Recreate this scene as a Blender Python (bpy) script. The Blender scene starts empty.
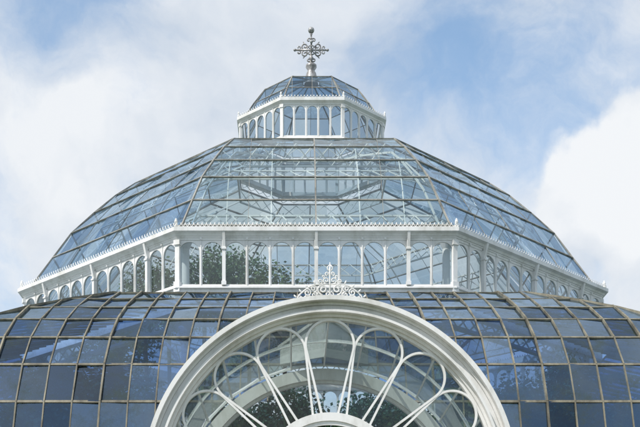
import bpy, math, random
from mathutils import Vector, Matrix
random.seed(7)
T8 = math.tan(math.radians(22.5))
scene = bpy.context.scene
scene.view_settings.view_transform = 'Standard'
scene.view_settings.look = 'None'
scene.view_settings.exposure = 0
COL = scene.collection

# ------------------------------------------------------------ materials
def newmat(name):
    m = bpy.data.materials.new(name); m.use_nodes = True
    nt = m.node_tree; nt.nodes.clear()
    return m, nt, nt.nodes, nt.links

def N(nodes, t, **kw):
    n = nodes.new(t)
    for k, v in kw.items():
        if k in n.inputs.keys(): n.inputs[k].default_value = v
        else: setattr(n, k, v)
    return n

def paint(name, c1, c2, rough=0.5, scale=1.5, lo=0.45, hi=0.75, bump=0.1, metal=0):
    m, nt, nodes, L = newmat(name)
    out = N(nodes, 'ShaderNodeOutputMaterial'); b = N(nodes, 'ShaderNodeBsdfPrincipled')
    b.inputs['Roughness'].default_value = rough; b.inputs['Metallic'].default_value = metal
    geo = N(nodes, 'ShaderNodeNewGeometry')
    mp = N(nodes, 'ShaderNodeMapping'); mp.inputs['Scale'].default_value = (1, 1, 0.35)
    L.new(geo.outputs['Position'], mp.inputs['Vector'])
    no = N(nodes, 'ShaderNodeTexNoise'); no.inputs['Scale'].default_value = scale; no.inputs['Detail'].default_value = 8
    no.inputs['Roughness'].default_value = 0.7
    L.new(mp.outputs[0], no.inputs['Vector'])
    r = N(nodes, 'ShaderNodeMapRange'); r.inputs['From Min'].default_value = lo; r.inputs['From Max'].default_value = hi
    L.new(no.outputs['Fac'], r.inputs['Value'])
    mx = N(nodes, 'ShaderNodeMix', data_type='RGBA')
    mx.inputs[6].default_value = (*c1, 1); mx.inputs[7].default_value = (*c2, 1)
    L.new(r.outputs[0], mx.inputs[0]); L.new(mx.outputs[2], b.inputs['Base Color'])
    n2 = N(nodes, 'ShaderNodeTexNoise'); n2.inputs['Scale'].default_value = 40
    L.new(geo.outputs['Position'], n2.inputs['Vector'])
    bp = N(nodes, 'ShaderNodeBump'); bp.inputs['Strength'].default_value = bump; bp.inputs['Distance'].default_value = 0.01
    L.new(n2.outputs['Fac'], bp.inputs['Height']); L.new(bp.outputs[0], b.inputs['Normal'])
    L.new(b.outputs[0], out.inputs[0])
    return m

def glass(name, t_lo, t_hi, r0=0.08, dirt_or_refl=(0.0, 0.15), dirt_or_refl_col=(0.55, 0.58, 0.55), refl=(1, 1, 1), dscale=1.2, rough=0.02, rvar=None, df_=(0.42, 0.66)):
    m, nt, nodes, L = newmat(name)
    out = N(nodes, 'ShaderNodeOutputMaterial')
    geo = N(nodes, 'ShaderNodeNewGeometry')
    mx = N(nodes, 'ShaderNodeMix', data_type='RGBA')
    mx.inputs[6].default_value = (*t_lo, 1); mx.inputs[7].default_value = (*t_hi, 1)
    L.new(geo.outputs['Random Per Island'], mx.inputs[0])
    tr = N(nodes, 'ShaderNodeBsdfTransparent'); L.new(mx.outputs[2], tr.inputs['Color'])
    gl = N(nodes, 'ShaderNodeBsdfGlossy'); gl.inputs['Color'].default_value = (*refl, 1); gl.inputs['Roughness'].default_value = rough
    lw = N(nodes, 'ShaderNodeLayerWeight'); lw.inputs['Blend'].default_value = 0.5
    pw = N(nodes, 'ShaderNodeMath', operation='POWER'); pw.inputs[1].default_value = 4
    L.new(lw.outputs['Facing'], pw.inputs[0])
    ma = N(nodes, 'ShaderNodeMath', operation='MULTIPLY_ADD'); ma.inputs[1].default_value = 1 - r0; ma.inputs[2].default_value = r0
    L.new(pw.outputs[0], ma.inputs[0])
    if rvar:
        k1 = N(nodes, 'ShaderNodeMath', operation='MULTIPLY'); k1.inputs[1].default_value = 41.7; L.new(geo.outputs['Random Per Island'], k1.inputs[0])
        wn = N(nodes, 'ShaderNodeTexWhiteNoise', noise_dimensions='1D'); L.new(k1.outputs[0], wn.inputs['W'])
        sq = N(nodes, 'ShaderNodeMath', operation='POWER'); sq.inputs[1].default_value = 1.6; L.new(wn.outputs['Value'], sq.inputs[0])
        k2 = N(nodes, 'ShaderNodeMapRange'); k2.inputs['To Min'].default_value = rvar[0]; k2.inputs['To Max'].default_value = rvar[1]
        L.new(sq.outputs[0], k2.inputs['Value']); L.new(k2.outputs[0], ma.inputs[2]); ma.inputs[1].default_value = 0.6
    ms = N(nodes, 'ShaderNodeMixShader'); L.new(ma.outputs[0], ms.inputs[0]); L.new(tr.outputs[0], ms.inputs[1]); L.new(gl.outputs[0], ms.inputs[2])
    df = N(nodes, 'ShaderNodeBsdfDiffuse'); df.inputs['Color'].default_value = (*dirt_or_refl_col, 1)  # diffuse layer: dirt, and painted tree reflections on the lower roof
    no = N(nodes, 'ShaderNodeTexNoise'); no.inputs['Scale'].default_value = dscale; no.inputs['Detail'].default_value = 7; no.inputs['Roughness'].default_value = 0.8
    L.new(geo.outputs['Position'], no.inputs['Vector'])
    r = N(nodes, 'ShaderNodeMapRange'); r.inputs['From Min'].default_value = df_[0]; r.inputs['From Max'].default_value = df_[1]
    r.inputs['To Min'].default_value = dirt_or_refl[0]; r.inputs['To Max'].default_value = dirt_or_refl[1]
    L.new(no.outputs['Fac'], r.inputs['Value'])
    m2 = N(nodes, 'ShaderNodeMixShader'); L.new(r.outputs[0], m2.inputs[0]); L.new(ms.outputs[0], m2.inputs[1]); L.new(df.outputs[0], m2.inputs[2])
    L.new(m2.outputs[0], out.inputs[0])
    return m

M_WHITE = paint('white_ironwork_paint', (0.79, 0.785, 0.775), (0.45, 0.44, 0.39), 0.45, lo=0.46, hi=0.79)
M_INNER = paint('interior_ironwork_paint', (0.84, 0.85, 0.85), (0.70, 0.70, 0.68), 0.5)
M_PANEL = paint('pale_grey_boarding', (0.60, 0.62, 0.62), (0.45, 0.46, 0.45), 0.6)
M_GOLD = paint('weathered_glazing_bar', (0.25, 0.228, 0.165), (0.085, 0.077, 0.055), 0.6, scale=2.5, lo=0.38, hi=0.62)
M_BAR = paint('grey_glazing_bar', (0.33, 0.32, 0.285), (0.12, 0.115, 0.10), 0.6, scale=2.5, lo=0.38, hi=0.66)
M_STONE = paint('sandstone_plinth', (0.36, 0.28, 0.21), (0.24, 0.19, 0.15), 0.85)
M_LEAD = paint('silver_grey_metal', (0.42, 0.42, 0.42), (0.18, 0.17, 0.165), 0.4, scale=8, lo=.4, hi=.6, metal=0.3)
M_GRASS = paint('lawn_grass', (0.05, 0.09, 0.025), (0.08, 0.11, 0.03), 0.9, scale=3)
M_PATH = paint('path_gravel', (0.28, 0.25, 0.21), (0.20, 0.18, 0.15), 0.9, scale=6)
M_TRUNK = paint('palm_trunk_bark', (0.14, 0.10, 0.06), (0.07, 0.05, 0.03), 0.9, scale=5)
M_LEAF = paint('palm_leaf', (0.08, 0.15, 0.035), (0.12, 0.15, 0.04), 0.5, scale=2)
M_LEAF2 = paint('broad_leaf', (0.11, 0.20, 0.055), (0.20, 0.21, 0.095), 0.5, scale=3)
G_LOW = glass('lower_roof_glass', (0.05, 0.12, 0.31), (0.26, 0.42, 0.72), 0.20, (0.0, 0.42), (0.055, 0.07, 0.045), (0.68, 0.85, 1.0), 1.7, 0.005, (0.08, 0.34), (0.50, 0.66))  # dark green mottle over the panes paints in tree reflections as well as dirt
G_MID = glass('dome_glass', (0.58, 0.66, 0.67), (0.88, 0.93, 0.92), 0.07, (0.0, 0.05), (0.50, 0.53, 0.51), (0.86, 0.94, 1.0), 2.0)
G_SIDE = glass('dome_side_glass', (0.25, 0.38, 0.52), (0.74, 0.84, 0.91), 0.12, (0.0, 0.04), (0.50, 0.54, 0.52), (0.74, 0.88, 1.0), 2.0, rvar=(0.06, 0.28))  # darker, bluer dome glass copy: side facets' darker reflection put into the tint
G_WIN = glass('window_glass', (0.64, 0.71, 0.73), (0.90, 0.93, 0.93), 0.08, (0.0, 0.06), (0.5, 0.52, 0.5))
G_FAN = glass('fanlight_glass', (0.90, 0.93, 0.92), (0.92, 0.95, 0.94), 0.04, (0.0, 0.02))
G_VAULT = glass('vault_glass', (0.32, 0.37, 0.35), (0.60, 0.66, 0.63), 0.06, (0.02, 0.2), (0.34, 0.37, 0.33), (0.85, 0.9, 0.92))

# ------------------------------------------------------------ mesh builder
class MB:
    def __init__(s): s.v = []; s.f = []; s.m = []
    def add(s, vs, fs, mat=0):
        o = len(s.v); s.v += [tuple(v) for v in vs]
        for f in fs: s.f.append([i + o for i in f]); s.m.append(mat)
    def box(s, x0, x1, y0, y1, z0, z1, mat=0):
        s.add([(x0,y0,z0),(x1,y0,z0),(x1,y1,z0),(x0,y1,z0),(x0,y0,z1),(x1,y0,z1),(x1,y1,z1),(x0,y1,z1)],
              [(0,3,2,1),(4,5,6,7),(0,1,5,4),(1,2,6,5),(2,3,7,6),(3,0,4,7)], mat)
    def beam(s, p0, p1, w, h, up=(0,0,1), mat=0):
        p0 = Vector(p0); p1 = Vector(p1); d = (p1 - p0)
        if d.length < 1e-5: return
        d.normalize(); up = Vector(up); sd = d.cross(up)
        if sd.length < 1e-4: sd = d.cross(Vector((1,0,0)))
        sd.normalize(); n = sd.cross(d)
        c = [(-w/2,-h/2),(w/2,-h/2),(w/2,h/2),(-w/2,h/2)]
        vs = [p0 + sd*a + n*b for a, b in c] + [p1 + sd*a + n*b for a, b in c]
        s.add(vs, [(0,1,2,3),(7,6,5,4),(0,4,5,1),(1,5,6,2),(2,6,7,3),(3,7,4,0)], mat)
    def strip(s, pts, w, y0, y1, mat=0):
        P = [Vector((x, z)) for x, z in pts]; vs = []; k = len(P)
        for i, p in enumerate(P):
            t = (P[min(i+1, k-1)]-P[max(i-1, 0)]).normalized(); n = Vector((-t.y, t.x))*w/2
            a, b = p+n, p-n
            vs += [(a.x, y0, a.y), (b.x, y0, b.y), (b.x, y1, b.y), (a.x, y1, a.y)]
        fs = []
        for i in range(k-1):
            o = i*4
            for q in range(4): fs.append((o+q, o+(q+1) % 4, o+4+(q+1) % 4, o+4+q))
        fs += [(0,1,2,3), ((k-1)*4+3, (k-1)*4+2, (k-1)*4+1, (k-1)*4)]
        s.add(vs, fs, mat)
    def tube(s, pts, r, n=6, ref=(0,1,0), mat=0):
        pts = [Vector(p) for p in pts]; ref = Vector(ref); vs = []
        rr = r if isinstance(r, (list, tuple)) else [r]*len(pts)
        for i, p in enumerate(pts):
            t = (pts[min(i+1, len(pts)-1)] - pts[max(i-1, 0)])
            if t.length < 1e-7: t = Vector((1,0,0))
            t.normalize(); a = t.cross(ref)
            if a.length < 1e-3: a = t.cross(Vector((1,0,0)))
            a.normalize(); b = a.cross(t)
            for k in range(n):
                q = 2*math.pi*k/n; vs.append(p + a*math.cos(q)*rr[i] + b*math.sin(q)*rr[i])
        fs = []
        for i in range(len(pts)-1):
            for k in range(n):
                fs.append((i*n+k, i*n+(k+1) % n, (i+1)*n+(k+1) % n, (i+1)*n+k))
        fs.append(tuple(range(n))[::-1]); fs.append(tuple((len(pts)-1)*n+k for k in range(n)))
        s.add(vs, fs, mat)
    def lathe(s, prof, n=16, c=(0,0), mat=0):
        vs = []; fs = []
        for r, z in prof:
            for k in range(n):
                q = 2*math.pi*k/n; vs.append((c[0]+r*math.cos(q), c[1]+r*math.sin(q), z))
        for i in range(len(prof)-1):
            for k in range(n): fs.append((i*n+k, i*n+(k+1) % n, (i+1)*n+(k+1) % n, (i+1)*n+k))
        s.add(vs, fs, mat)
    def arc_ring(s, r0, r1, y0, y1, cz, a0=0, a1=math.pi, n=64, cx=0, mat=0):
        vs = []; fs = []
        for i in range(n+1):
            q = a0 + (a1-a0)*i/n; c, sn = math.cos(q), math.sin(q)
            vs += [(cx+r0*c, y0, cz+r0*sn), (cx+r1*c, y0, cz+r1*sn), (cx+r1*c, y1, cz+r1*sn), (cx+r0*c, y1, cz+r0*sn)]
        for i in range(n):
            o = i*4
            for k in range(4): fs.append((o+k, o+(k+1) % 4, o+4+(k+1) % 4, o+4+k))
        fs += [(0,1,2,3), (n*4+3, n*4+2, n*4+1, n*4)]
        s.add(vs, fs, mat)
    def mitre(s, prof, mat=0, half=None, aref=0, tn=T8):
        n = len(prof)
        hw = (lambda a: a*T8) if half is None else (lambda a: half+(a-aref)*tn)
        vs = [(-hw(a), -a, z) for a, z in prof] + [(hw(a), -a, z) for a, z in prof]
        fs = [(i, (i+1) % n, n+(i+1) % n, n+i) for i in range(n)]
        s.add(vs, fs, mat)
    def mesh(s, name, mats, smooth=False):
        me = bpy.data.meshes.new(name); me.from_pydata(s.v, [], s.f)
        for m in mats: me.materials.append(m)
        me.polygons.foreach_set('material_index', s.m)
        if smooth: me.polygons.foreach_set('use_smooth', [True]*len(s.f))
        me.update(); return me

def obj(name, data, parent=None, loc=(0,0,0), rz=0, **props):
    o = bpy.data.objects.new(name, data); COL.objects.link(o)
    o.location = loc; o.rotation_euler = (0, 0, rz)
    if parent: o.parent = parent
    for k, v in props.items(): o[k] = v
    return o

def rect_prof(a0, a1, z0, z1): return [(a0, z0), (a1, z0), (a1, z1), (a0, z1)]

# ------------------------------------------------------------ roof slopes
def clip(poly, fn):
    out = []
    for i in range(len(poly)):
        p, q = poly[i], poly[(i+1) % len(poly)]; fp, fq = fn(p), fn(q)
        if fp >= 0: out.append(p)
        if fp*fq < 0:
            t = fp/(fp-fq); out.append((p[0]+(q[0]-p[0])*t, p[1]+(q[1]-p[1])*t))
    return out

def slope(prof, pitch, bw, bh, pw, ph, major=0, mw=0.1, tilt=0.006, gsub=1, seed=3, wid=None, skip=None, flare=None):
    fr = MB(); gl = MB(); rnd = random.Random(seed)
    wf = wid or (lambda a: a*T8); gf = flare or (lambda a: 1.0)
    gp = pitch/gsub; nb = int(max(wf(a)/gf(a) for a, z in prof)/pitch)+1
    for k in range(len(prof)-1):
        (a0, z0), (a1, z1) = prof[k], prof[k+1]; g0, g1 = gf(a0), gf(a1); W0, W1 = wf(a0), wf(a1); w0, w1 = W0/g0, W1/g1
        nrm = Vector((0, -abs(z1-z0), abs(a0-a1))).normalized()
        P = lambda u, t: Vector((u*(g0+(g1-g0)*t), -(a0+(a1-a0)*t), z0+(z1-z0)*t))
        for i in range(-nb*gsub, nb*gsub):
            u0, u1 = i*gp, (i+1)*gp
            poly = [(u0, 0), (u1, 0), (u1, 1), (u0, 1)]
            poly = clip(poly, lambda p: (w0+(w1-w0)*p[1]) - p[0])
            if len(poly) >= 3: poly = clip(poly, lambda p: (w0+(w1-w0)*p[1]) + p[0])
            if len(poly) < 3: continue
            cx = sum(p[0] for p in poly)/len(poly); ct = sum(p[1] for p in poly)/len(poly)
            if skip and skip(P(cx, ct)): continue
            lim = 1.5*tilt
            tx, tt = max(-lim, min(lim, rnd.gauss(0, tilt))), max(-lim, min(lim, rnd.gauss(0, tilt)))
            gl.add([P(*p) + nrm*((p[0]-cx)*tx/gp*2 + (p[1]-ct)*tt*2) for p in poly], [tuple(range(len(poly)))])
        for i in range(-nb, nb+1):
            u = i*pitch
            if abs(u) >= w0-0.02: continue
            t1 = 1.0 if abs(u) <= w1 else (w0-abs(u))/(w0-w1)
            if skip and skip(P(u, t1*0.5)): continue
            mj = major and i % major == 0
            fr.beam(P(u, 0), P(u, t1), mw if mj else bw, bh*1.5 if mj else bh, nrm)
        if skip:
            x = -W0
            while x < W0-0.01:
                x2 = min(x+0.3, W0)
                if not skip(Vector(((x+x2)/2, -a0, z0))): fr.beam((x, -a0, z0), (x2, -a0, z0), ph, pw, nrm.cross(Vector((1,0,0))))
                x = x2
        else:
            fr.beam((-W0, -a0, z0), (W0, -a0, z0), ph, pw, nrm.cross(Vector((1,0,0))))
    a, z = prof[-1]
    fr.beam((-wf(a), -a, z), (wf(a), -a, z), pw, ph)
    return fr, gl

def fan_slope(rows, n, bw, bh, pw, ph, tilt=0.006, seed=5):
    fr = MB(); gl = MB(); rnd = random.Random(seed)
    for k in range(len(rows)-1):
        (h0, a0, z0), (h1, a1, z1) = rows[k], rows[k+1]
        nrm = Vector((0, -abs(z1-z0), abs(a0-a1))).normalized()
        P = lambda f, t: Vector(((h0+(h1-h0)*t)*f, -(a0+(a1-a0)*t), z0+(z1-z0)*t))
        for i in range(n):
            f0, f1 = -1+2*i/n, -1+2*(i+1)/n
            q = [(f0, 0), (f1, 0), (f1, 1), (f0, 1)]
            tx, tt = rnd.gauss(0, tilt), rnd.gauss(0, tilt); fm = (f0+f1)/2
            gl.add([P(*p)+nrm*((p[0]-fm)*n*tx+(p[1]-.5)*2*tt) for p in q], [(0,1,2,3)])
            fr.beam(P(f0, 0), P(f1, 0), ph, pw, nrm.cross(Vector((1,0,0))))
        for i in range(n+1):
            f = -1+2*i/n
            fr.beam(P(f, 0), P(f, 1), bw, bh, nrm)
    return fr, gl

def hip(prof, w, h, wf=lambda a: a*T8):
    m = MB()
    pts = [Vector((wf(a), -a, z)) for a, z in prof]
    for p, q in zip(pts, pts[1:]): m.beam(p, q, w, h)
    return m

def truss(prof, off=0.55):
    m = MB(); pts = [Vector((a*T8, -a, z)) for a, z in prof]; inn = []
    for i, p in enumerate(pts):
        t = (pts[min(i+1, len(pts)-1)]-pts[max(i-1, 0)]).normalized()
        n = Vector((0, 0, 1)) - t*t.z; n.normalize()
        inn.append(p - n*off)
    for i in range(len(pts)-1):
        m.beam(inn[i], inn[i+1], 0.035, 0.06)
    return m

LOWP = [(18.3,6.2),(18.03,7.35),(17.68,8.25),(17.2,8.98),(16.6,9.56),(15.9,10.04),(15.17,10.46),(14.45,10.83),(13.0,11.2),(11.5,11.55),(9.85,11.9)]
MIDP = [(9.41,14.33),(8.79,15.30),(8.21,16.21),(7.48,17.02),(6.79,17.72),(6.14,18.25),(5.0,18.68),(3.8,19.1),(2.62,19.46)]
LANP = [(2.42,21.22),(2.08,21.80),(1.68,22.38),(0.3,22.93)]
PORY, PORZ = -22.7, 4.83
def mwid(a): return 5.15+(a-14.45)*1.3 if a > 14.45 else 4.08+(a-9.85)*(5.15-4.08)/4.6
def flare(a): return 1.0+max(0.0, a-14.45)*0.030

house = obj('palm_house', None, label='tall octagonal white iron and glass palm house with three tiers', category='greenhouse')

def skipf(p): return (abs(p.x) < 3.35 and (p.x**2 + (p.z-PORZ)**2) < 3.18**2) or (abs(p.x) < 3.1 and p.z < PORZ)

# lower roof: four broad slopes and four canted corner slopes
LKW = dict(tilt=0.012, wid=mwid, flare=flare)
f1, g1 = slope(LOWP, 0.555, 0.03, 0.07, 0.055, 0.04, 4, 0.04, **LKW)
f2, g2 = slope(LOWP, 0.555, 0.03, 0.07, 0.055, 0.04, 4, 0.04, skip=skipf, **LKW)
r2 = math.sqrt(.5)
crow = [((a-mwid(a))*r2, (a+mwid(a))*r2, z) for a, z in LOWP]
f3, g3 = fan_slope(crow, 20, 0.03, 0.05, 0.04, 0.05)
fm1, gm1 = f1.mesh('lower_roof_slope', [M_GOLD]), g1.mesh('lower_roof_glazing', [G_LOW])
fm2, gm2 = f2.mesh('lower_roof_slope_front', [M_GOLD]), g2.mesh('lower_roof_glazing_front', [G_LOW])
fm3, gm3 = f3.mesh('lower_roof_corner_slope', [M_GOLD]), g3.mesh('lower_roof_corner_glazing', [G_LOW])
hm1 = hip(LOWP, 0.05, 0.08, mwid).mesh('lower_roof_hip_rib', [M_GOLD]); hm2 = hip(LOWP, 0.05, 0.08, lambda a: -mwid(a)).mesh('lower_roof_hip_rib_mirror', [M_GOLD])
for k in range(4):
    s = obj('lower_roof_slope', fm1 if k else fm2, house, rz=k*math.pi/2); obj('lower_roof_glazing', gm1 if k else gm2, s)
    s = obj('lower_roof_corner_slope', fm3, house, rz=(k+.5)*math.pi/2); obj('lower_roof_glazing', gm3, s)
    obj('lower_roof_hip_rib', hm1, house, rz=k*math.pi/2); obj('lower_roof_hip_rib', hm2, house, rz=k*math.pi/2)

def build_roof(prefix, prof, mats_fr, mat_gl, args, hipw=0.12, hiph=0.14, side_args=None, side_gl=None, **kw):
    fr, gl = slope(prof, *args, **kw); mf = fr.mesh(prefix+'_slope', mats_fr); mg = gl.mesh(prefix+'_glazing', [mat_gl])
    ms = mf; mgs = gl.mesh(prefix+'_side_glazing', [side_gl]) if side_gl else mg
    if side_args: ms = slope(prof, *side_args, **kw)[0].mesh(prefix+'_slope_side', mats_fr)
    for k in range(8):
        s = obj(prefix+'_slope', mf if k % 4 == 0 else ms, house, rz=k*math.pi/4)
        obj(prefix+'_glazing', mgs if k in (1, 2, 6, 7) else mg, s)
    mh = hip(prof, hipw, hiph).mesh(prefix+'_hip_rib', mats_fr)
    for k in range(8): obj(prefix+'_hip_rib', mh, house, rz=k*math.pi/4)
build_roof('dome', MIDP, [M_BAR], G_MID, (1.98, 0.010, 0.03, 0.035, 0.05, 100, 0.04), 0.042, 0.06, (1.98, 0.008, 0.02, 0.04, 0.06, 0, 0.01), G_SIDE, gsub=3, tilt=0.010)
build_roof('lantern_roof', LANP, [M_BAR], G_SIDE, (0.7, 0.014, 0.03, 0.028, 0.03, 0, 0.022), 0.038, 0.05)
me = truss(MIDP, 0.4).mesh('dome_truss', [M_INNER])
for k in range(8): obj('dome_truss', me, house, rz=k*math.pi/4)

# ------------------------------------------------------------ windows
def arched_window(name, w, h, r, b=0.05, d=0.035, n=14, bead=0.014):
    m = MB(); s = h-(w/2-r)*0.55-r-0.02; cw, ch = w/2-0.002, h
    angs = [math.pi - math.pi*i/n for i in range(n+1)]
    ca = math.atan2(ch-s, cw); angs += [ca, math.pi-ca]; angs = sorted(set(angs), reverse=True)
    inn = [(-r, b)]; out = [(-cw, 0)]
    for q in angs:
        c, sn = math.cos(q), math.sin(q)
        inn.append((r*c, s+r*sn)); t = min(cw/abs(c) if abs(c) > 1e-6 else 1e9, (ch-s)/sn if sn > 1e-6 else 1e9)
        out.append((c*t, s+sn*t))
    inn.append((r, b)); out.append((cw, 0)); k = len(inn)
    vs = [(x, -d, z) for x, z in inn]+[(x, -d, z) for x, z in out]+[(x, d, z) for x, z in inn]+[(x, d, z) for x, z in out]
    fs = []
    for i in range(k):
        j = (i+1) % k
        fs += [(i, j, k+j, k+i), (2*k+i, 3*k+i, 3*k+j, 2*k+j), (i, 2*k+i, 2*k+j, j), (k+i, k+j, 3*k+j, 3*k+i)]
    m.add(vs, fs, 0)
    p = [(x, -d, z) for x, z in inn]
    m.tube(p, bead*max(1, w), 5, (0, 1, 0))
    m.add([(x, 0.0, z) for x, z in inn], [tuple(range(k))], 1)
    return m.mesh(name, [M_WHITE, G_WIN])

def cresting(name, a, z, pitch, hgt):
    m = MB(); L = a*T8; n = int(2*L/pitch); pitch = 2*L/n
    for i in range(n):
        c = -L+pitch*(i+.5); r = pitch*0.46
        pts = [(c+r*math.cos(math.pi*j/6), -a, z+hgt*0.55*math.sin(math.pi*j/6)) for j in range(7)]
        m.tube(pts, 0.009, 4)
        m.add([(c-.010,-a,z+hgt*.5),(c,-a-.008,z+hgt*.5),(c+.010,-a,z+hgt*.5),(c,-a+.008,z+hgt*.5),
               (c-.024,-a,z+hgt*.75),(c,-a-.012,z+hgt*.75),(c+.024,-a,z+hgt*.75),(c,-a+.012,z+hgt*.75),(c,-a,z+hgt)],
              [(0,1,5,4),(1,2,6,5),(2,3,7,6),(3,0,4,7),(4,5,8),(5,6,8),(6,7,8),(7,4,8)])
    m.beam((-L,-a,z+0.01),(L,-a,z+0.01),0.03,0.03)
    return m.mesh(name, [M_WHITE])

# clerestory
A = 9.64; HW = A*T8
wall = MB()
wall.mitre(rect_prof(A-0.10, A+0.06, 11.75, 12.40)); wall.mitre([(A-0.08,12.40),(A+0.13,12.40),(A+0.13,12.44),(A+0.05,12.49),(A-0.08,12.49)])
wall.mitre([(A-0.10,13.80),(A+0.045,13.80),(A+0.055,13.86),(A+0.08,13.87),(A+0.08,13.90),(A+0.11,13.91),(A+0.14,13.97),(A+0.24,14.01),(A+0.24,14.12),(A-0.10,14.12)])
pw_ = HW*2/12
for i in range(13):
    u = -HW+i*pw_; big = i in (2, 6, 10)
    if i in (0, 12): continue
    w = 0.10 if big else 0.025
    wall.box(u-w/2, u+w/2, -A-(0.12 if big else 0.055), -A+0.05, 12.49, 13.80)
    if big:
        wall.box(u-0.07, u+0.07, -A-0.15, -A+0.03, 12.492, 12.60)
        wall.box(u-0.07, u+0.07, -A-0.15, -A+0.03, 13.52, 13.57)
        wall.add([(u-.04,-A-.121,13.60),(u+.04,-A-.121,13.60),(u+.04,-A-.225,14.0),(u-.04,-A-.225,14.0),(u-.04,-A-.05,14.0),(u+.04,-A-.05,14.0)],
                 [(0,1,2,3),(0,3,4),(1,5,2)])
    else:
        wall.box(u-0.025, u+0.025, -A-0.09, -A+0.02, 13.805, 13.865)
wm = wall.mesh('clerestory_wall', [M_WHITE])
win = arched_window('clerestory_window', pw_, 1.305, 0.297, 0.04, 0.03, bead=0.008)
cr = cresting('clerestory_cresting', A+0.18, 14.12, 0.12, 0.15)
post = MB(); R = A/math.cos(math.pi/8)
post.box(-0.07, 0.07, -R-0.06, -R+0.10, 12.30, 13.80); post.box(-0.095, 0.095, -R-0.10, -R+0.10, 12.302, 12.60); post.box(-0.095, 0.095, -R-0.10, -R+0.10, 13.66, 13.798)
post.lathe([(0.001,14.12),(0.06,14.12),(0.06,14.18),(0.035,14.22),(0.055,14.30),(0.03,14.38),(0.001,14.42)], 8, (0, -R-0.12))
pm = post.mesh('clerestory_corner_post', [M_WHITE])
for k in range(8):
    w = obj('clerestory_wall', wm, house, rz=k*math.pi/4)
    for i in range(12): obj('clerestory_window', win, w, loc=(-HW+(i+.5)*pw_, -A, 12.492))
    obj('clerestory_cresting', cr, house, rz=k*math.pi/4)
    obj('clerestory_corner_post', pm, house, rz=(k+.5)*math.pi/4)

# lantern
B = 2.54; HB = B*T8
lw = MB()
lw.mitre([(B-0.03,19.76),(B+0.13,19.70),(B+0.13,19.78),(B+0.05,19.84),(B+0.05,19.88),(B-0.03,19.88)])
lw.mitre([(B-0.06,20.98),(B+0.04,20.98),(B+0.05,21.03),(B+0.11,21.07),(B+0.14,21.09),(B+0.14,21.17),(B-0.06,21.17)])
pl = HB*2/5
for i in range(1, 5):
    u = -HB+i*pl; lw.box(u-0.014, u+0.014, -B-0.045, -B+0.04, 19.88, 20.98)
for i in range(5):
    u = -HB+i*pl
    lw.beam((u,-B-.02,19.50),(u+pl,-B-.02,19.74),0.02,0.02); lw.beam((u,-B-.02,19.74),(u+pl,-B-.02,19.50),0.018,0.018)
lm = lw.mesh('lantern_wall', [M_WHITE]); lwin = arched_window('lantern_window', pl, 1.096, 0.178, 0.03, 0.025, bead=0.008)
lc = cresting('lantern_cresting', B+0.12, 21.17, 0.11, 0.11)
lp = MB(); R2 = B/math.cos(math.pi/8)
lp.box(-0.055, 0.055, -R2-0.05, -R2+0.06, 19.84, 20.98); lp.box(-0.07, 0.07, -R2-0.07, -R2+0.06, 20.87, 20.978)
lp.lathe([(0.001,21.17),(0.045,21.17),(0.045,21.23),(0.03,21.27),(0.04,21.34),(0.001,21.42)], 8, (0, -R2-0.09))
lpm = lp.mesh('lantern_corner_post', [M_WHITE])
for k in range(8):
    w = obj('lantern_wall', lm, house, rz=k*math.pi/4)
    for i in range(5): obj('lantern_window', lwin, w, loc=(-HB+(i+.5)*pl, -B, 19.882))
    obj('lantern_cresting', lc, house, rz=k*math.pi/4)
    obj('lantern_corner_post', lpm, house, rz=(k+.5)*math.pi/4)

# lower wall (four broad sides and four canted corner sides)
C = 18.3; HM = mwid(C); HCn = (C-HM)*r2; CC = (C+HM)*r2
corn = [(-0.1,5.9),(0.06,5.9),(0.22,6.05),(0.22,6.19),(-0.1,6.19)]
def low_wall(a, half, n, front=False):
    m = MB(); pc = 2*half/n
    if not front:
        m.mitre(rect_prof(a-0.15, a+0.10, 1.0, 1.15), half=half, aref=a)
        m.mitre([(a+d, z) for d, z in corn], half=half, aref=a)
    else:
        for s in (-1, 1):
            xs = sorted((s*3.1, s*half)); m.box(xs[0], xs[1], -a-0.1, -a+0.1, 1.0, 1.15); m.box(xs[0], xs[1], -a-0.22, -a+0.1, 5.9, 6.19)
    for i in range(0, n+1):
        u = -half+i*pc
        if front and abs(u) < 3.3: continue
        m.box(u-0.06, u+0.06, -a-0.07, -a+0.05, 1.15, 5.9)
    return m.mesh('lower_wall', [M_WHITE])
NW, NC = 12, 7
pcm, pcc = 2*HM/NW, 2*HCn/NC
lwf, lwm, lwc = low_wall(C, HM, NW, True), low_wall(C, HM, NW), low_wall(CC, HCn, NC)
lowin = arched_window('lower_window', pcm, 4.745, pcm/2-0.12, 0.08, 0.05); lowic = arched_window('lower_corner_window', pcc, 4.745, pcc/2-0.12, 0.08, 0.05)
a_ = MB(); a_.mitre(rect_prof(C-0.2, C+0.2, 0, 0.999), half=HM, aref=C); plm = a_.mesh('plinth', [M_STONE])
a_ = MB(); a_.mitre(rect_prof(CC-0.2, CC+0.2, 0, 0.999), half=HCn, aref=CC); plc = a_.mesh('plinth_corner', [M_STONE])
for k in range(4):
    w = obj('lower_wall', lwm if k else lwf, house, rz=k*math.pi/2)
    for i in range(NW):
        u = -HM+(i+.5)*pcm
        if k == 0 and abs(u) < 3.3: continue
        obj('lower_window', lowin, w, loc=(u, -C, 1.152))
    if k: obj('plinth', plm, house, rz=k*math.pi/2)
    w = obj('lower_corner_wall', lwc, house, rz=(k+.5)*math.pi/2)
    for i in range(NC): obj('lower_corner_window', lowic, w, loc=(-HCn+(i+.5)*pcc, -CC, 1.152))
    obj('plinth', plc, house, rz=(k+.5)*math.pi/2)
pf = MB()
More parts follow.
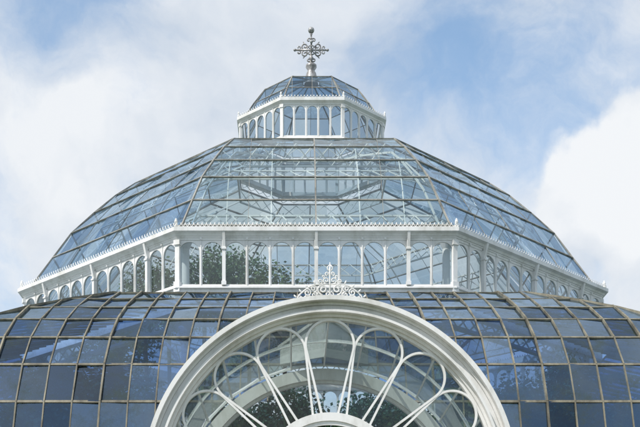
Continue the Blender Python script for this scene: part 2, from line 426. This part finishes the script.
for s in (-1, 1):
    xs = sorted((s*3.2, s*HM)); pf.box(xs[0], xs[1], -C-0.2, -C+0.2, 0, 0.999)
obj('plinth', pf.mesh('plinth_front', [M_STONE]), house)

# interior columns and ring girders
cm = MB(); Rc = 9.2/math.cos(math.pi/8)
cm.lathe([(0.28,0),(0.28,0.5),(0.15,0.7),(0.13,10.9),(0.2,11.1),(0.24,11.4),(0.12,11.5),(0.11,13.7),(0.2,13.9)], 14, (0, -Rc))
for s in (-1, 1):
    pts = [(s*(2.6-2.6*math.cos(q)), -Rc, 9.3+2.4*math.sin(q)) for q in [i*math.pi/16 for i in range(9)]]
    pts = [(x*math.cos(math.pi/8), y+abs(x)*math.sin(math.pi/8), z) for x, y, z in pts]
    cm.tube(pts, 0.05, 6)
cmm = cm.mesh('column', [M_INNER])
gm = MB()
gm.mitre(rect_prof(9.1, 9.3, 11.9, 12.0)); gm.mitre(rect_prof(9.1, 9.3, 11.45, 11.53))
for i in range(14):
    a = 9.2; L = a*T8; u0 = -L+2*L*i/14; u1 = -L+2*L*(i+1)/14
    gm.beam((u0,-a,11.5),(u1,-a,11.95),0.04,0.04); gm.beam((u0,-a,11.95),(u1,-a,11.5),0.035,0.035)
gm.mitre(rect_prof(8.65, 8.75, 14.35, 14.40)); gm.mitre(rect_prof(8.35, 8.42, 14.95, 15.0))
for i in range(14):
    L = 8.4*T8; u0 = -L+2*L*i/14; u1 = -L+2*L*(i+1)/14
    gm.beam((u0,-8.70,14.38),(u1,-8.40,14.97),0.036,0.036); gm.beam((u0,-8.40,14.97),(u1,-8.70,14.38),0.036,0.036)
gm.mitre(rect_prof(7.25, 7.31, 16.5, 16.54)); gm.mitre(rect_prof(6.75, 6.81, 16.95, 16.99))
for i in range(11):
    L = 6.8*T8; u0 = -L+2*L*i/11; u1 = -L+2*L*(i+1)/11
    gm.beam((u0,-7.28,16.52),(u1,-6.78,16.97),0.03,0.03); gm.beam((u0,-6.78,16.97),(u1,-7.28,16.52),0.03,0.03)
gm.mitre(rect_prof(5.5, 5.56, 17.6, 17.65)); gm.mitre(rect_prof(2.62, 2.68, 18.95, 19.0))
for i in range(8):
    L = 5.5*T8; u0 = -L+2*L*i/8; u1 = -L+2*L*(i+1)/8
    gm.beam((u0,-5.53,17.63),(u1,-5.9,18.2),0.028,0.028); gm.beam((u1,-5.53,17.63),(u0,-5.9,18.2),0.028,0.028)
for i in range(4):
    L = 2.65*T8; u0 = -L+2*L*i/4; u1 = -L+2*L*(i+1)/4
    gm.beam((u0,-2.65,18.98),(u1,-2.65,19.42),0.024,0.024); gm.beam((u0,-2.65,19.42),(u1,-2.65,18.98),0.022,0.022)
for u in (-2.64, -1.32, 1.32, 2.64):
    pr = [(a-0.28, z-0.22) for a, z in MIDP if a*T8 > abs(u)-0.05]
    for (a0, z0), (a1, z1) in zip(pr, pr[1:]): gm.beam((u,-a0,z0),(u,-a1,z1),0.026,0.05)
gmm = gm.mesh('ring_girder', [M_INNER])
for k in range(8):
    obj('column', cmm, house, rz=(k+.5)*math.pi/4); obj('ring_girder', gmm, house, rz=k*math.pi/4)

# ------------------------------------------------------------ finial
fin = MB()
fin.lathe([(0.26,22.88),(0.26,23.05),(0.22,23.12),(0.18,23.3),(0.12,23.4),(0.2,23.52),(0.2,23.6),(0.07,23.68),(0.05,23.8),(0.09,23.86),(0.05,23.92),(0.035,24.0),(0.03,24.7),(0.05,24.74),(0.03,24.78),(0.001,24.8)], 16)
fo = obj('finial', fin.mesh('finial', [M_LEAD], True), house)
sph = MB(); sph.lathe([(0.115*math.sin(math.pi*i/12)+0.0005, 24.89-0.115*math.cos(math.pi*i/12)) for i in range(13)], 16)
obj('finial_ball', sph.mesh('finial_ball', [M_LEAD], True), fo)
def spiral(m, cx, cz, r, turns, a0, dirn, rad, y=0, n=26):
    pts = []
    for i in range(n+1):
        t = i/n; q = a0+dirn*turns*2*math.pi*t; rr = r*(1-0.82*t)
        pts.append((cx+rr*math.cos(q), y, cz+rr*math.sin(q)))
    m.tube(pts, rad, 5)
cx_ = MB(); cz0 = 24.16
cx_.tube([(-0.58,0,cz0),(0.58,0,cz0)], 0.034, 6, (0,1,0))
for s in (-1, 1):
    spiral(cx_, s*0.23, cz0+0.13, 0.13, 1.2, -math.pi/2, s, 0.028); spiral(cx_, s*0.23, cz0-0.13, 0.13, 1.2, math.pi/2, -s, 0.028)
    spiral(cx_, s*0.46, cz0+0.085, 0.08, 0.9, -math.pi/2, -s, 0.026); spiral(cx_, s*0.46, cz0-0.085, 0.08, 0.9, math.pi/2, s, 0.026)
    spiral(cx_, s*0.09, cz0+0.36, 0.085, 0.9, math.pi*(.5+.5*s), -s, 0.026); spiral(cx_, s*0.09, cz0-0.36, 0.085, 0.9, math.pi*(.5+.5*s), s, 0.026)
    cx_.lathe([(0.001,cz0-0.06),(0.045,cz0-0.03),(0.06,cz0),(0.045,cz0+0.03),(0.001,cz0+0.06)], 8, (s*0.6, 0))
    cx_.tube([(s*0.02,0,cz0+0.02),(s*0.3,0,cz0+0.30)], 0.018, 5); cx_.tube([(s*0.02,0,cz0-0.02),(s*0.3,0,cz0-0.30)], 0.018, 5)
pts = [(0.17*math.cos(2*math.pi*i/20), 0, cz0+0.17*math.sin(2*math.pi*i/20)) for i in range(21)]
cx_.tube(pts, 0.024, 5)
cxm = cx_.mesh('finial_cross', [M_LEAD], True)
obj('finial_cross', cxm, fo); obj('finial_cross', cxm, fo, rz=math.pi/2)

# ------------------------------------------------------------ porch
porch = obj('porch', None, house, loc=(0, 0, 0))
Y = PORY
ar = MB()
for r0, r1, y0 in ((3.31,3.39,-0.22),(3.262,3.308,-0.07),(3.16,3.26,-0.02),(3.115,3.158,-0.14),(3.065,3.113,-0.01),(3.01,3.063,0.06)):
    ar.arc_ring(r0, r1, Y+y0, Y+0.20, PORZ, n=96)
    for s in (-1, 1):
        xs = sorted((s*r0, s*r1)); ar.box(xs[0], xs[1], Y+y0, Y+0.20, 0.3, PORZ-0.002)
obj('arch_surround', ar.mesh('arch_surround', [M_WHITE]), porch)
fl = MB(); hub = 1.33
fl.arc_ring(hub-0.15, hub, Y+0.03, Y+0.13, PORZ, n=48); fl.arc_ring(hub-0.22, hub-0.152, Y+0.06, Y+0.12, PORZ, n=48)
def petal(ang, m, off):
    wd = 0.44; re = 3.015; ctr = re-wd; h0 = 0.15
    dx, dy = hub-0.02-ctr, -h0; D = math.hypot(dx, dy); base = math.atan2(dy, dx); half = math.acos(wd/D)
    t0 = base+half
    if math.sin(t0) > 0: t0 = base-half
    t0 = -abs(math.atan2(math.sin(t0), math.cos(t0)))
    pts = [(hub-0.02, -h0)]
    T = (ctr+wd*math.cos(t0), wd*math.sin(t0))
    for i in range(1, 8): pts.append((hub-0.02+(T[0]-hub+0.02)*i/8, -h0+(T[1]+h0)*i/8))
    for i in range(0, 33): q = t0+(-2*t0)*i/32; pts.append((ctr+wd*math.cos(q), wd*math.sin(q)))
    for i in range(7, -1, -1): pts.append((hub-0.02+(T[0]-hub+0.02)*i/8, h0+(-T[1]-h0)*i/8))
    c, s = math.cos(ang), math.sin(ang)
    m.strip([(p[0]*s+p[1]*c, PORZ+p[0]*c-p[1]*s) for p in pts], 0.040, Y+0.04+off, Y+0.11+off)
fan = obj('fanlight', fl.mesh('fanlight', [M_WHITE]), porch)
for k in range(-4, 5):
    pm_ = MB(); petal(math.radians(20*k), pm_, 0.006 if k % 2 else 0); obj('fanlight_petal', pm_.mesh('fanlight_petal', [M_WHITE]), fan)
fg = MB(); GY = Y+0.15
pts = [(3.01*math.cos(math.pi*i/64), GY, PORZ+3.01*math.sin(math.pi*i/64)) for i in range(65)]
inr = [(hub*math.cos(math.pi*i/64), GY, PORZ+hub*math.sin(math.pi*i/64)) for i in range(65)]
fg.add(pts+inr, [(i, i+1, 66+i, 65+i) for i in range(64)])
obj('fanlight_glass', fg.mesh('fanlight_glass', [G_FAN]), fan)
tr = MB(); tr.box(-3.0, 3.0, Y-0.05, Y+0.2, PORZ-0.25, PORZ-0.003)
obj('transom', tr.mesh('transom', [M_WHITE]), porch)
dm = MB(); dw = 1.4
for a, b in ((0, 0.14), (dw-0.15, dw-0.01)): dm.box(a, b, -0.03, 0.03, 0.3, 4.55)
for z in (0.3, 1.2, 3.2, 4.4): dm.box(0.142, dw-0.152, -0.028, 0.028, z, z+0.15)
dm.add([(0.14,0,0.45),(dw-.15,0,0.45),(dw-.15,0,4.4),(0.14,0,4.4)], [(0,1,2,3)], 1)
dme = dm.mesh('door', [M_WHITE, G_WIN])
for i in range(4): obj('door', dme, porch, loc=(-2.8+i*dw, Y+0.1, 0))
ia = MB(); IY = -18.45
ia.arc_ring(2.88, 3.12, IY-0.12, IY+0.12, PORZ, n=72); ia.arc_ring(2.82, 2.878, IY-0.04, IY+0.08, PORZ, n=72)
for s in (-1, 1):
    xs = sorted((s*2.82, s*3.12)); ia.box(xs[0], xs[1], IY-0.08, IY+0.12, 0, PORZ-0.002)
obj('inner_arch', ia.mesh('inner_arch', [M_WHITE]), porch)
vr = MB(); VR = 3.2; NV = 14
for i in (0, 2, 4):
    y = Y+0.24+(IY-Y-0.36)*i/4; vr.arc_ring(VR-0.03, VR+0.03, y, y+0.04, PORZ, n=48)
for i in range(1, NV):
    q = math.pi*i/NV; vr.beam((VR*math.cos(q), Y+0.23, PORZ+VR*math.sin(q)), (VR*math.cos(q), IY, PORZ+VR*math.sin(q)), 0.03, 0.05, (math.cos(q), 0, math.sin(q)))
vg = MB()
for i in range(NV):
    for j in range(2):
        q0, q1 = math.pi*i/NV, math.pi*(i+1)/NV; y0 = Y+0.26+(IY-Y-0.3)*j/2; y1 = Y+0.26+(IY-Y-0.3)*(j+1)/2
        vg.add([(VR*math.cos(q0),y0,PORZ+VR*math.sin(q0)),(VR*math.cos(q1),y0,PORZ+VR*math.sin(q1)),(VR*math.cos(q1),y1,PORZ+VR*math.sin(q1)),(VR*math.cos(q0),y1,PORZ+VR*math.sin(q0))], [(0,1,2,3)])
vv = obj('porch_vault', vr.mesh('porch_vault', [M_INNER]), porch)
obj('porch_vault_glazing', vg.mesh('porch_vault_glazing', [G_VAULT]), vv)
gb = MB()
for s in (-1, 1):
    P = [(0,-19.15,8.06),(s*0.95,-18.5,8.06),(s*0.95,-18.5,8.40),(0,-19.15,8.92)]
    Q = [(x, y+0.05, z) for x, y, z in P]
    gb.add(P+Q, [(0,1,2,3),(7,6,5,4),(0,4,5,1),(1,5,6,2),(2,6,7,3)], 0)
    gb.beam((0,-19.17,8.94),(s*0.98,-18.48,8.42),0.07,0.06,(0,0,1),1)
    gb.add([(0,-19.1,8.93),(s*0.95,-18.45,8.41),(s*0.95,-17.6,8.41),(0,-17.4,8.93)], [(0,1,2,3)], 0)
gb.beam((0,-19.19,8.06),(0,-19.19,8.92),0.05,0.05,(0,1,0),1)
obj('porch_gable', gb.mesh('porch_gable', [M_PANEL, M_WHITE]), porch)
sw = MB(); sw.box(-0.08, 0.08, Y+0.23, IY, 0, 1.0)
sw.box(-0.06, 0.06, Y+0.23, IY, PORZ-0.3, PORZ-0.02)
for i in range(5):
    y = Y+0.3+(IY-Y-0.5)*i/4; sw.box(-0.05, 0.05, y, y+0.1, 1.002, PORZ-0.302)
sw.add([(0, Y+0.3, 1.0), (0, IY, 1.0), (0, IY, PORZ-0.3), (0, Y+0.3, PORZ-0.3)], [(0,1,2,3)], 1)
swm = sw.mesh('porch_side_wall', [M_WHITE, G_WIN])
for s in (-1, 1): obj('porch_side_wall', swm, porch, loc=(s*3.22, 0, 0))

# dense filigree crest over the arch
om = MB(); oy = Y-0.02; z0 = PORZ+3.39; XS = 0.95
def S(pts, r=0.013): om.tube([(x*XS, oy, z) for x, z in pts], r, 6)
def SP(x, z, r, t, a, d, rad): spiral(om, x*XS, z, r, t, a, d, rad, oy, 22)
om.box(-0.10, 0.10, Y-0.08, Y+0.08, z0-0.02, z0+0.04)
for s in (-1, 1):
    SP(s*0.14, z0+0.16, 0.10, 1.5, -math.pi/2, s, 0.015)
    SP(s*0.31, z0+0.17, 0.07, 1.4, -math.pi/2, -s, 0.013)
    SP(s*0.30, z0+0.06, 0.055, 1.3, math.pi/2, s, 0.013)
    SP(s*0.43, z0+0.10, 0.07, 1.4, math.pi/2, s, 0.013)
    SP(s*0.45, z0-0.01, 0.05, 1.2, math.pi/2, -s, 0.013)
    SP(s*0.56, z0+0.0, 0.06, 1.3, math.pi/2, -s, 0.013)
    SP(s*0.66, z0-0.07, 0.045, 1.1, math.pi/2, -s, 0.012)
    SP(s*0.07, z0+0.32, 0.06, 1.3, -math.pi/2, s, 0.013)
    SP(s*0.19, z0+0.30, 0.05, 1.2, -math.pi/2, -s, 0.013)
    SP(s*0.05, z0+0.44, 0.042, 1.1, -math.pi/2, s, 0.012)
    SP(s*0.13, z0+0.39, 0.03, 1.0, -math.pi/2, -s, 0.011)
    SP(s*0.05, z0+0.08, 0.045, 1.1, math.pi/2, s, 0.012)
    S([(s*0.05, z0+0.03), (s*0.2, z0+0.03), (s*0.34, z0+0.0), (s*0.48, z0-0.06), (s*0.70, z0-0.15)], 0.015)
    S([(s*0.01, z0+0.25), (s*0.10, z0+0.255), (s*0.2, z0+0.25), (s*0.30, z0+0.245), (s*0.40, z0+0.20), (s*0.50, z0+0.13), (s*0.60, z0+0.05)])
    S([(0, z0+0.48), (s*0.045, z0+0.52), (s*0.05, z0+0.56), (s*0.01, z0+0.60)], 0.011)
    for x, z, dx, dz in ((.28,.25,.03,.07),(.42,.19,.05,.06),(.54,.11,.05,.05),(.64,.02,.05,.04),(.22,.05,.03,.06),(.37,.0,.02,.06)):
        S([(s*x, z0+z), (s*(x+dx*.6), z0+z+dz*.5), (s*(x+dx), z0+z+dz)], [0.011, 0.016, 0.005])
S([(0, z0), (0, z0+0.3), (0, z0+0.52), (0, z0+0.65)], [0.019, 0.016, 0.02, 0.006])
obj('scroll_ornament', om.mesh('scroll_ornament', [M_WHITE], True), porch)

# ------------------------------------------------------------ palms and leafy trees inside
def crown_mesh(seed, nf, L, wide):
    m = MB(); r = random.Random(seed)
    for i in range(nf):
        az = 2*math.pi*i/nf*2.4+r.uniform(-.3, .3); el = math.radians(r.uniform(15, 85)); ln = L*r.uniform(.75, 1.1)
        p = Vector((0, 0, 0)); h = Vector((math.cos(az), math.sin(az), 0)); sd = Vector((-math.sin(az), math.cos(az), 0)); ns = 14; path = [p.copy()]
        for k in range(ns):
            d = h*math.cos(el)+Vector((0, 0, 1))*math.sin(el); p = p+d*ln/ns; path.append(p.copy()); el -= math.radians(r.uniform(5, 11))
        m.tube(path[::2], 0.025, 3, (0, 0, 1))
        for k in range(2, ns+1):
            t = k/ns; ll = wide*math.sin(math.pi*min(1, t*0.9+0.08))**0.6*r.uniform(.8, 1.1)
            dd = (path[k]-path[k-1]).normalized()
            for s in (-1, 1):
                for e in (0, .5):
                    b = path[k]-(path[k]-path[k-1])*e
                    tip = b+sd*s*ll*0.8+dd*ll*0.55-Vector((0, 0, 1))*ll*r.uniform(.1, .45); mid = (b+tip)/2
                    m.add([b, mid+dd*0.045+Vector((0,0,.03)), tip, mid-dd*0.045], [(0,1,2,3)])
    return m.mesh('palm_crown', [M_LEAF])
crowns = [crown_mesh(1, 26, 2.6, 0.62), crown_mesh(2, 22, 2.1, 0.75), crown_mesh(3, 34, 3.0, 0.5)]
palms = [(-6.0,-12.2,8.2,2),(-9.6,-12.4,6.3,2),(-8.6,-12.6,6.7,0),
         (6.6,-12.4,8.0,0),(9.6,-12.4,6.4,0),(7.4,-13.2,6.8,2),
         (-6.5,2.0,10.2,2),(6.4,-3.2,9.9,1),(-6.2,-4.0,9.8,0),(5.5,3.5,10.4,0),(-4.5,4.0,11.0,0)]
def trunk(t, h, k=1.0):
    tm = MB(); n = 12; cx, cy = random.uniform(-.2, .2), random.uniform(-.2, .2)
    tm.tube([(cx*math.sin(i/n*3.14), cy*math.sin(i/n*3.14), h*i/n) for i in range(n+1)], [k*(0.24-0.1*i/n+(0.02 if i % 2 else 0)) for i in range(n+1)], 10, (0, 1, 0))
    obj('trunk', tm.mesh('trunk', [M_TRUNK], True), t)
for x, y, h, ci in palms:
    t = obj('palm_tree', None, None, (x, y, 0), random.uniform(0, 6.28), label='tall green palm growing inside the glasshouse', category='palm tree', group='palms inside the glasshouse')
    trunk(t, h); obj('crown', crowns[ci], t, (0, 0, h-0.05))

def leafy(seed, rad, hh, nl=5500, nc=30):
    m = MB(); r = random.Random(seed); cl = []
    while len(cl) < nc:
        c = Vector((r.gauss(0, rad*.55), r.gauss(0, rad*.55), r.uniform(-hh, hh)))
        if c.xy.length < rad*0.95: cl.append((c, r.uniform(.28, .5)))
    for c, q in cl: m.tube([(0, 0, -hh), tuple(c*0.5+Vector((0, 0, -hh*.3))), tuple(c)], [0.06, 0.035, 0.012], 4, (0.3, 1, 0.2))
    for _ in range(nl):
        c, q = r.choice(cl); d = Vector((r.gauss(0, 1), r.gauss(0, 1), r.gauss(0, .8))).normalized()*q*r.uniform(.3, 1.25); p = c+d
        a = Vector((r.gauss(0, 1), r.gauss(0, 1), r.gauss(-.5, .6))).normalized(); b = a.cross(Vector((r.gauss(0, 1), r.gauss(0, 1), r.gauss(0, 1)))).normalized()
        l = r.uniform(.07, .15); w = l*.32
        m.add([p, p+a*l*.5+b*w, p+a*l, p+a*l*.5-b*w], [(0,1,2,3)])
    return m.mesh('leafy_crown', [M_LEAF2])
lcm = [leafy(11, 1.35, 1.0), leafy(12, 1.1, 1.2), leafy(13, 1.7, 0.9, 8000), leafy(21, 1.35, 0.9, 3000, 22), leafy(22, 1.25, 0.9, 2600, 20)]
for x, y, h, ci in [(-3.4,-6.8,13.4,3),(-2.0,-7.0,13.1,4),(-3.0,-5.4,13.7,4),(-0.9,-6.6,12.7,4),(-4.7,-5.3,13.4,3),(-5.6,-4.4,13.3,4),(-6.6,-3.0,13.2,3),(-7.0,-1.2,13.1,4),
                    (-5.4,-14.0,7.8,2),(-8.0,-13.8,6.9,0),(-9.6,-13.6,5.8,2),(7.4,-13.7,7.3,2),(9.4,-13.6,6.0,0),(5.2,-14.8,7.0,1),(-6.7,-14.7,6.9,1),(-4.4,-14.9,6.9,1),(8.4,-14.1,6.3,1),
                    (-2.4,-13.4,7.5,2),(-0.8,-13.2,7.5,0),(0.4,-13.0,7.4,2),(1.5,-13.4,7.3,0),(2.8,-13.6,7.4,2),(4.2,-14.5,7.5,0),(6.6,-12.6,8.3,0),(-7.4,-12.4,8.1,1)]:
    t = obj('leafy_tree', None, None, (x, y, 0), random.uniform(0, 6.28), label='dense leafy evergreen tree growing inside the glasshouse', category='tree', group='leafy trees inside the glasshouse')
    trunk(t, h-0.6, 0.4); obj('crown', lcm[ci], t, (0, 0, h))

# ------------------------------------------------------------ ground
g = MB(); g.add([(-900,-900,0),(900,-900,0),(900,900,0),(-900,900,0)], [(0,1,2,3)])
obj('ground', g.mesh('ground', [M_GRASS]), kind='structure')
p = MB(); n = 64
p.add([(26*math.cos(2*math.pi*i/n), 26*math.sin(2*math.pi*i/n), 0.004) for i in range(n)], [tuple(range(n))])
p.add([(-3,-80,0.008),(3,-80,0.008),(3,-23.2,0.008),(-3,-23.2,0.008)], [(0,1,2,3)])
obj('path', p.mesh('path', [M_PATH]), kind='structure')

# ------------------------------------------------------------ light
sun_el, sun_dir = 50, Vector((-0.76, -0.60, 0)).normalized()
el = math.radians(sun_el)
sd = Vector((sun_dir.x*math.cos(el), sun_dir.y*math.cos(el), math.sin(el)))
ld = bpy.data.lights.new('sun', 'SUN'); ld.energy = 4.4; ld.angle = math.radians(0.6); ld.color = (1, 0.95, 0.88)
lo = bpy.data.objects.new('sun', ld); COL.objects.link(lo); lo.rotation_euler = sd.to_track_quat('Z', 'Y').to_euler()

W = bpy.data.worlds.new('World'); scene.world = W; W.use_nodes = True
nt = W.node_tree; nodes = nt.nodes; L = nt.links; nodes.clear()
out = nodes.new('ShaderNodeOutputWorld')
sky = nodes.new('ShaderNodeTexSky'); sky.sky_type = 'NISHITA'; sky.sun_disc = False; sky.sun_elevation = el
sky.sun_rotation = math.atan2(sun_dir.x, sun_dir.y)
hs = nodes.new('ShaderNodeHueSaturation'); hs.inputs['Hue'].default_value = 0.492; hs.inputs['Saturation'].default_value = 1.15; hs.inputs['Value'].default_value = 1.4; L.new(sky.outputs[0], hs.inputs['Color'])
bg = nodes.new('ShaderNodeBackground'); bg.inputs['Strength'].default_value = 0.15; L.new(hs.outputs[0], bg.inputs[0])
tc = nodes.new('ShaderNodeTexCoord')
def M(op, a, b=None, c=None):
    n = nodes.new('ShaderNodeMath'); n.operation = op
    for i, v in enumerate((a, b, c)):
        if v is None: continue
        if isinstance(v, (int, float)): n.inputs[i].default_value = v
        else: L.new(v, n.inputs[i])
    return n.outputs[0]
wn = nodes.new('ShaderNodeTexNoise'); wn.inputs['Scale'].default_value = 9; wn.inputs['Detail'].default_value = 7; L.new(tc.outputs['Generated'], wn.inputs['Vector'])
v1 = nodes.new('ShaderNodeVectorMath'); v1.operation = 'SUBTRACT'; L.new(wn.outputs['Color'], v1.inputs[0]); v1.inputs[1].default_value = (.5,.5,.5)
v2 = nodes.new('ShaderNodeVectorMath'); v2.operation = 'SCALE'; L.new(v1.outputs[0], v2.inputs[0]); v2.inputs['Scale'].default_value = 0.14
v3 = nodes.new('ShaderNodeVectorMath'); v3.operation = 'ADD'; L.new(tc.outputs['Generated'], v3.inputs[0]); L.new(v2.outputs[0], v3.inputs[1])
v4 = nodes.new('ShaderNodeVectorMath'); v4.operation = 'NORMALIZE'; L.new(v3.outputs[0], v4.inputs[0])
def blobd(d, rin, rout):
    dt = nodes.new('ShaderNodeVectorMath'); dt.operation = 'DOT_PRODUCT'; L.new(v4.outputs[0], dt.inputs[0]); dt.inputs[1].default_value = d.normalized()
    mr = nodes.new('ShaderNodeMapRange'); mr.interpolation_type = 'SMOOTHSTEP'
    mr.inputs['From Min'].default_value = math.cos(rout); mr.inputs['From Max'].default_value = math.cos(rin); L.new(dt.outputs['Value'], mr.inputs['Value'])
    return mr.outputs[0]
def blob(px, py, rin, rout): return blobd(Vector((px-293, 1217, 663-py)), rin/1280, rout/1280)
cn = nodes.new('ShaderNodeTexNoise'); cn.inputs['Scale'].default_value = 7; cn.inputs['Detail'].default_value = 10; cn.inputs['Roughness'].default_value = 0.60
L.new(v3.outputs[0], cn.inputs['Vector'])
amt = M('MULTIPLY_ADD', cn.outputs['Fac'], 1.1, -0.05)
cum = blob(640, 200, 50, 95)
for px, py, ri, ro, s in ((450,100,10,160,-0.11),(600,60,10,170,-0.20),(70,-10,5,140,-0.24),(400,0,5,150,-0.16),
                          (110,180,30,170,0.16),(250,60,10,80,0.04),(500,40,5,70,0.06)):
    amt = M('MULTIPLY_ADD', blob(px, py, ri, ro), s, amt)
amt = M('MULTIPLY_ADD', cum, 0.60, amt)
amt = M('MULTIPLY_ADD', blobd(Vector((0, 0.74, 0.67)), 0.15, 0.45), 0.14, amt)  # unseen cloud high ahead, added for the upper roof rows to reflect
amt = M('MULTIPLY_ADD', blobd(Vector((0, -0.75, 0.66)), 0.2, 1.0), -0.13, amt)  # unseen clearer sky behind the camera, added for bluer reflections and dimmer ambient
mr = nodes.new('ShaderNodeMapRange'); mr.interpolation_type = 'SMOOTHSTEP'; mr.inputs['From Min'].default_value = 0.15; mr.inputs['From Max'].default_value = 0.62
mr.inputs['To Min'].default_value = 0.20; mr.inputs['To Max'].default_value = 1.0
L.new(amt, mr.inputs['Value'])
c2n = nodes.new('ShaderNodeTexNoise'); c2n.inputs['Scale'].default_value = 8; c2n.inputs['Detail'].default_value = 8; L.new(v3.outputs[0], c2n.inputs['Vector'])
cr_ = nodes.new('ShaderNodeMapRange'); cr_.inputs['From Min'].default_value = 0.37; cr_.inputs['From Max'].default_value = 0.66; cr_.inputs['To Max'].default_value = 0.9; L.new(c2n.outputs['Fac'], cr_.inputs['Value'])
cfac = M('MINIMUM', M('MULTIPLY_ADD', cum, 0.5, cr_.outputs[0]), 1.0)
mx = nodes.new('ShaderNodeMix'); mx.data_type = 'RGBA'; mx.inputs[6].default_value = (0.59, 0.67, 0.78, 1); mx.inputs[7].default_value = (0.90, 0.925, 0.955, 1)
L.new(cfac, mx.inputs[0])
bg2 = nodes.new('ShaderNodeBackground'); L.new(mx.outputs[2], bg2.inputs[0]); bg2.inputs['Strength'].default_value = 1.0
ms = nodes.new('ShaderNodeMixShader'); L.new(mr.outputs[0], ms.inputs[0]); L.new(bg.outputs[0], ms.inputs[1]); L.new(bg2.outputs[0], ms.inputs[2])
L.new(ms.outputs[0], out.inputs[0])

# ------------------------------------------------------------ camera
cd = bpy.data.cameras.new('camera'); co = bpy.data.objects.new('camera', cd); COL.objects.link(co)
co.location = (-0.67, -44.8, 1.6); co.rotation_euler = (math.radians(90), 0, 0)
cd.sensor_width = 36; cd.lens = 36*1217/640; cd.shift_x = 27/640; cd.shift_y = 449.5/640; cd.clip_end = 3000
scene.camera = co
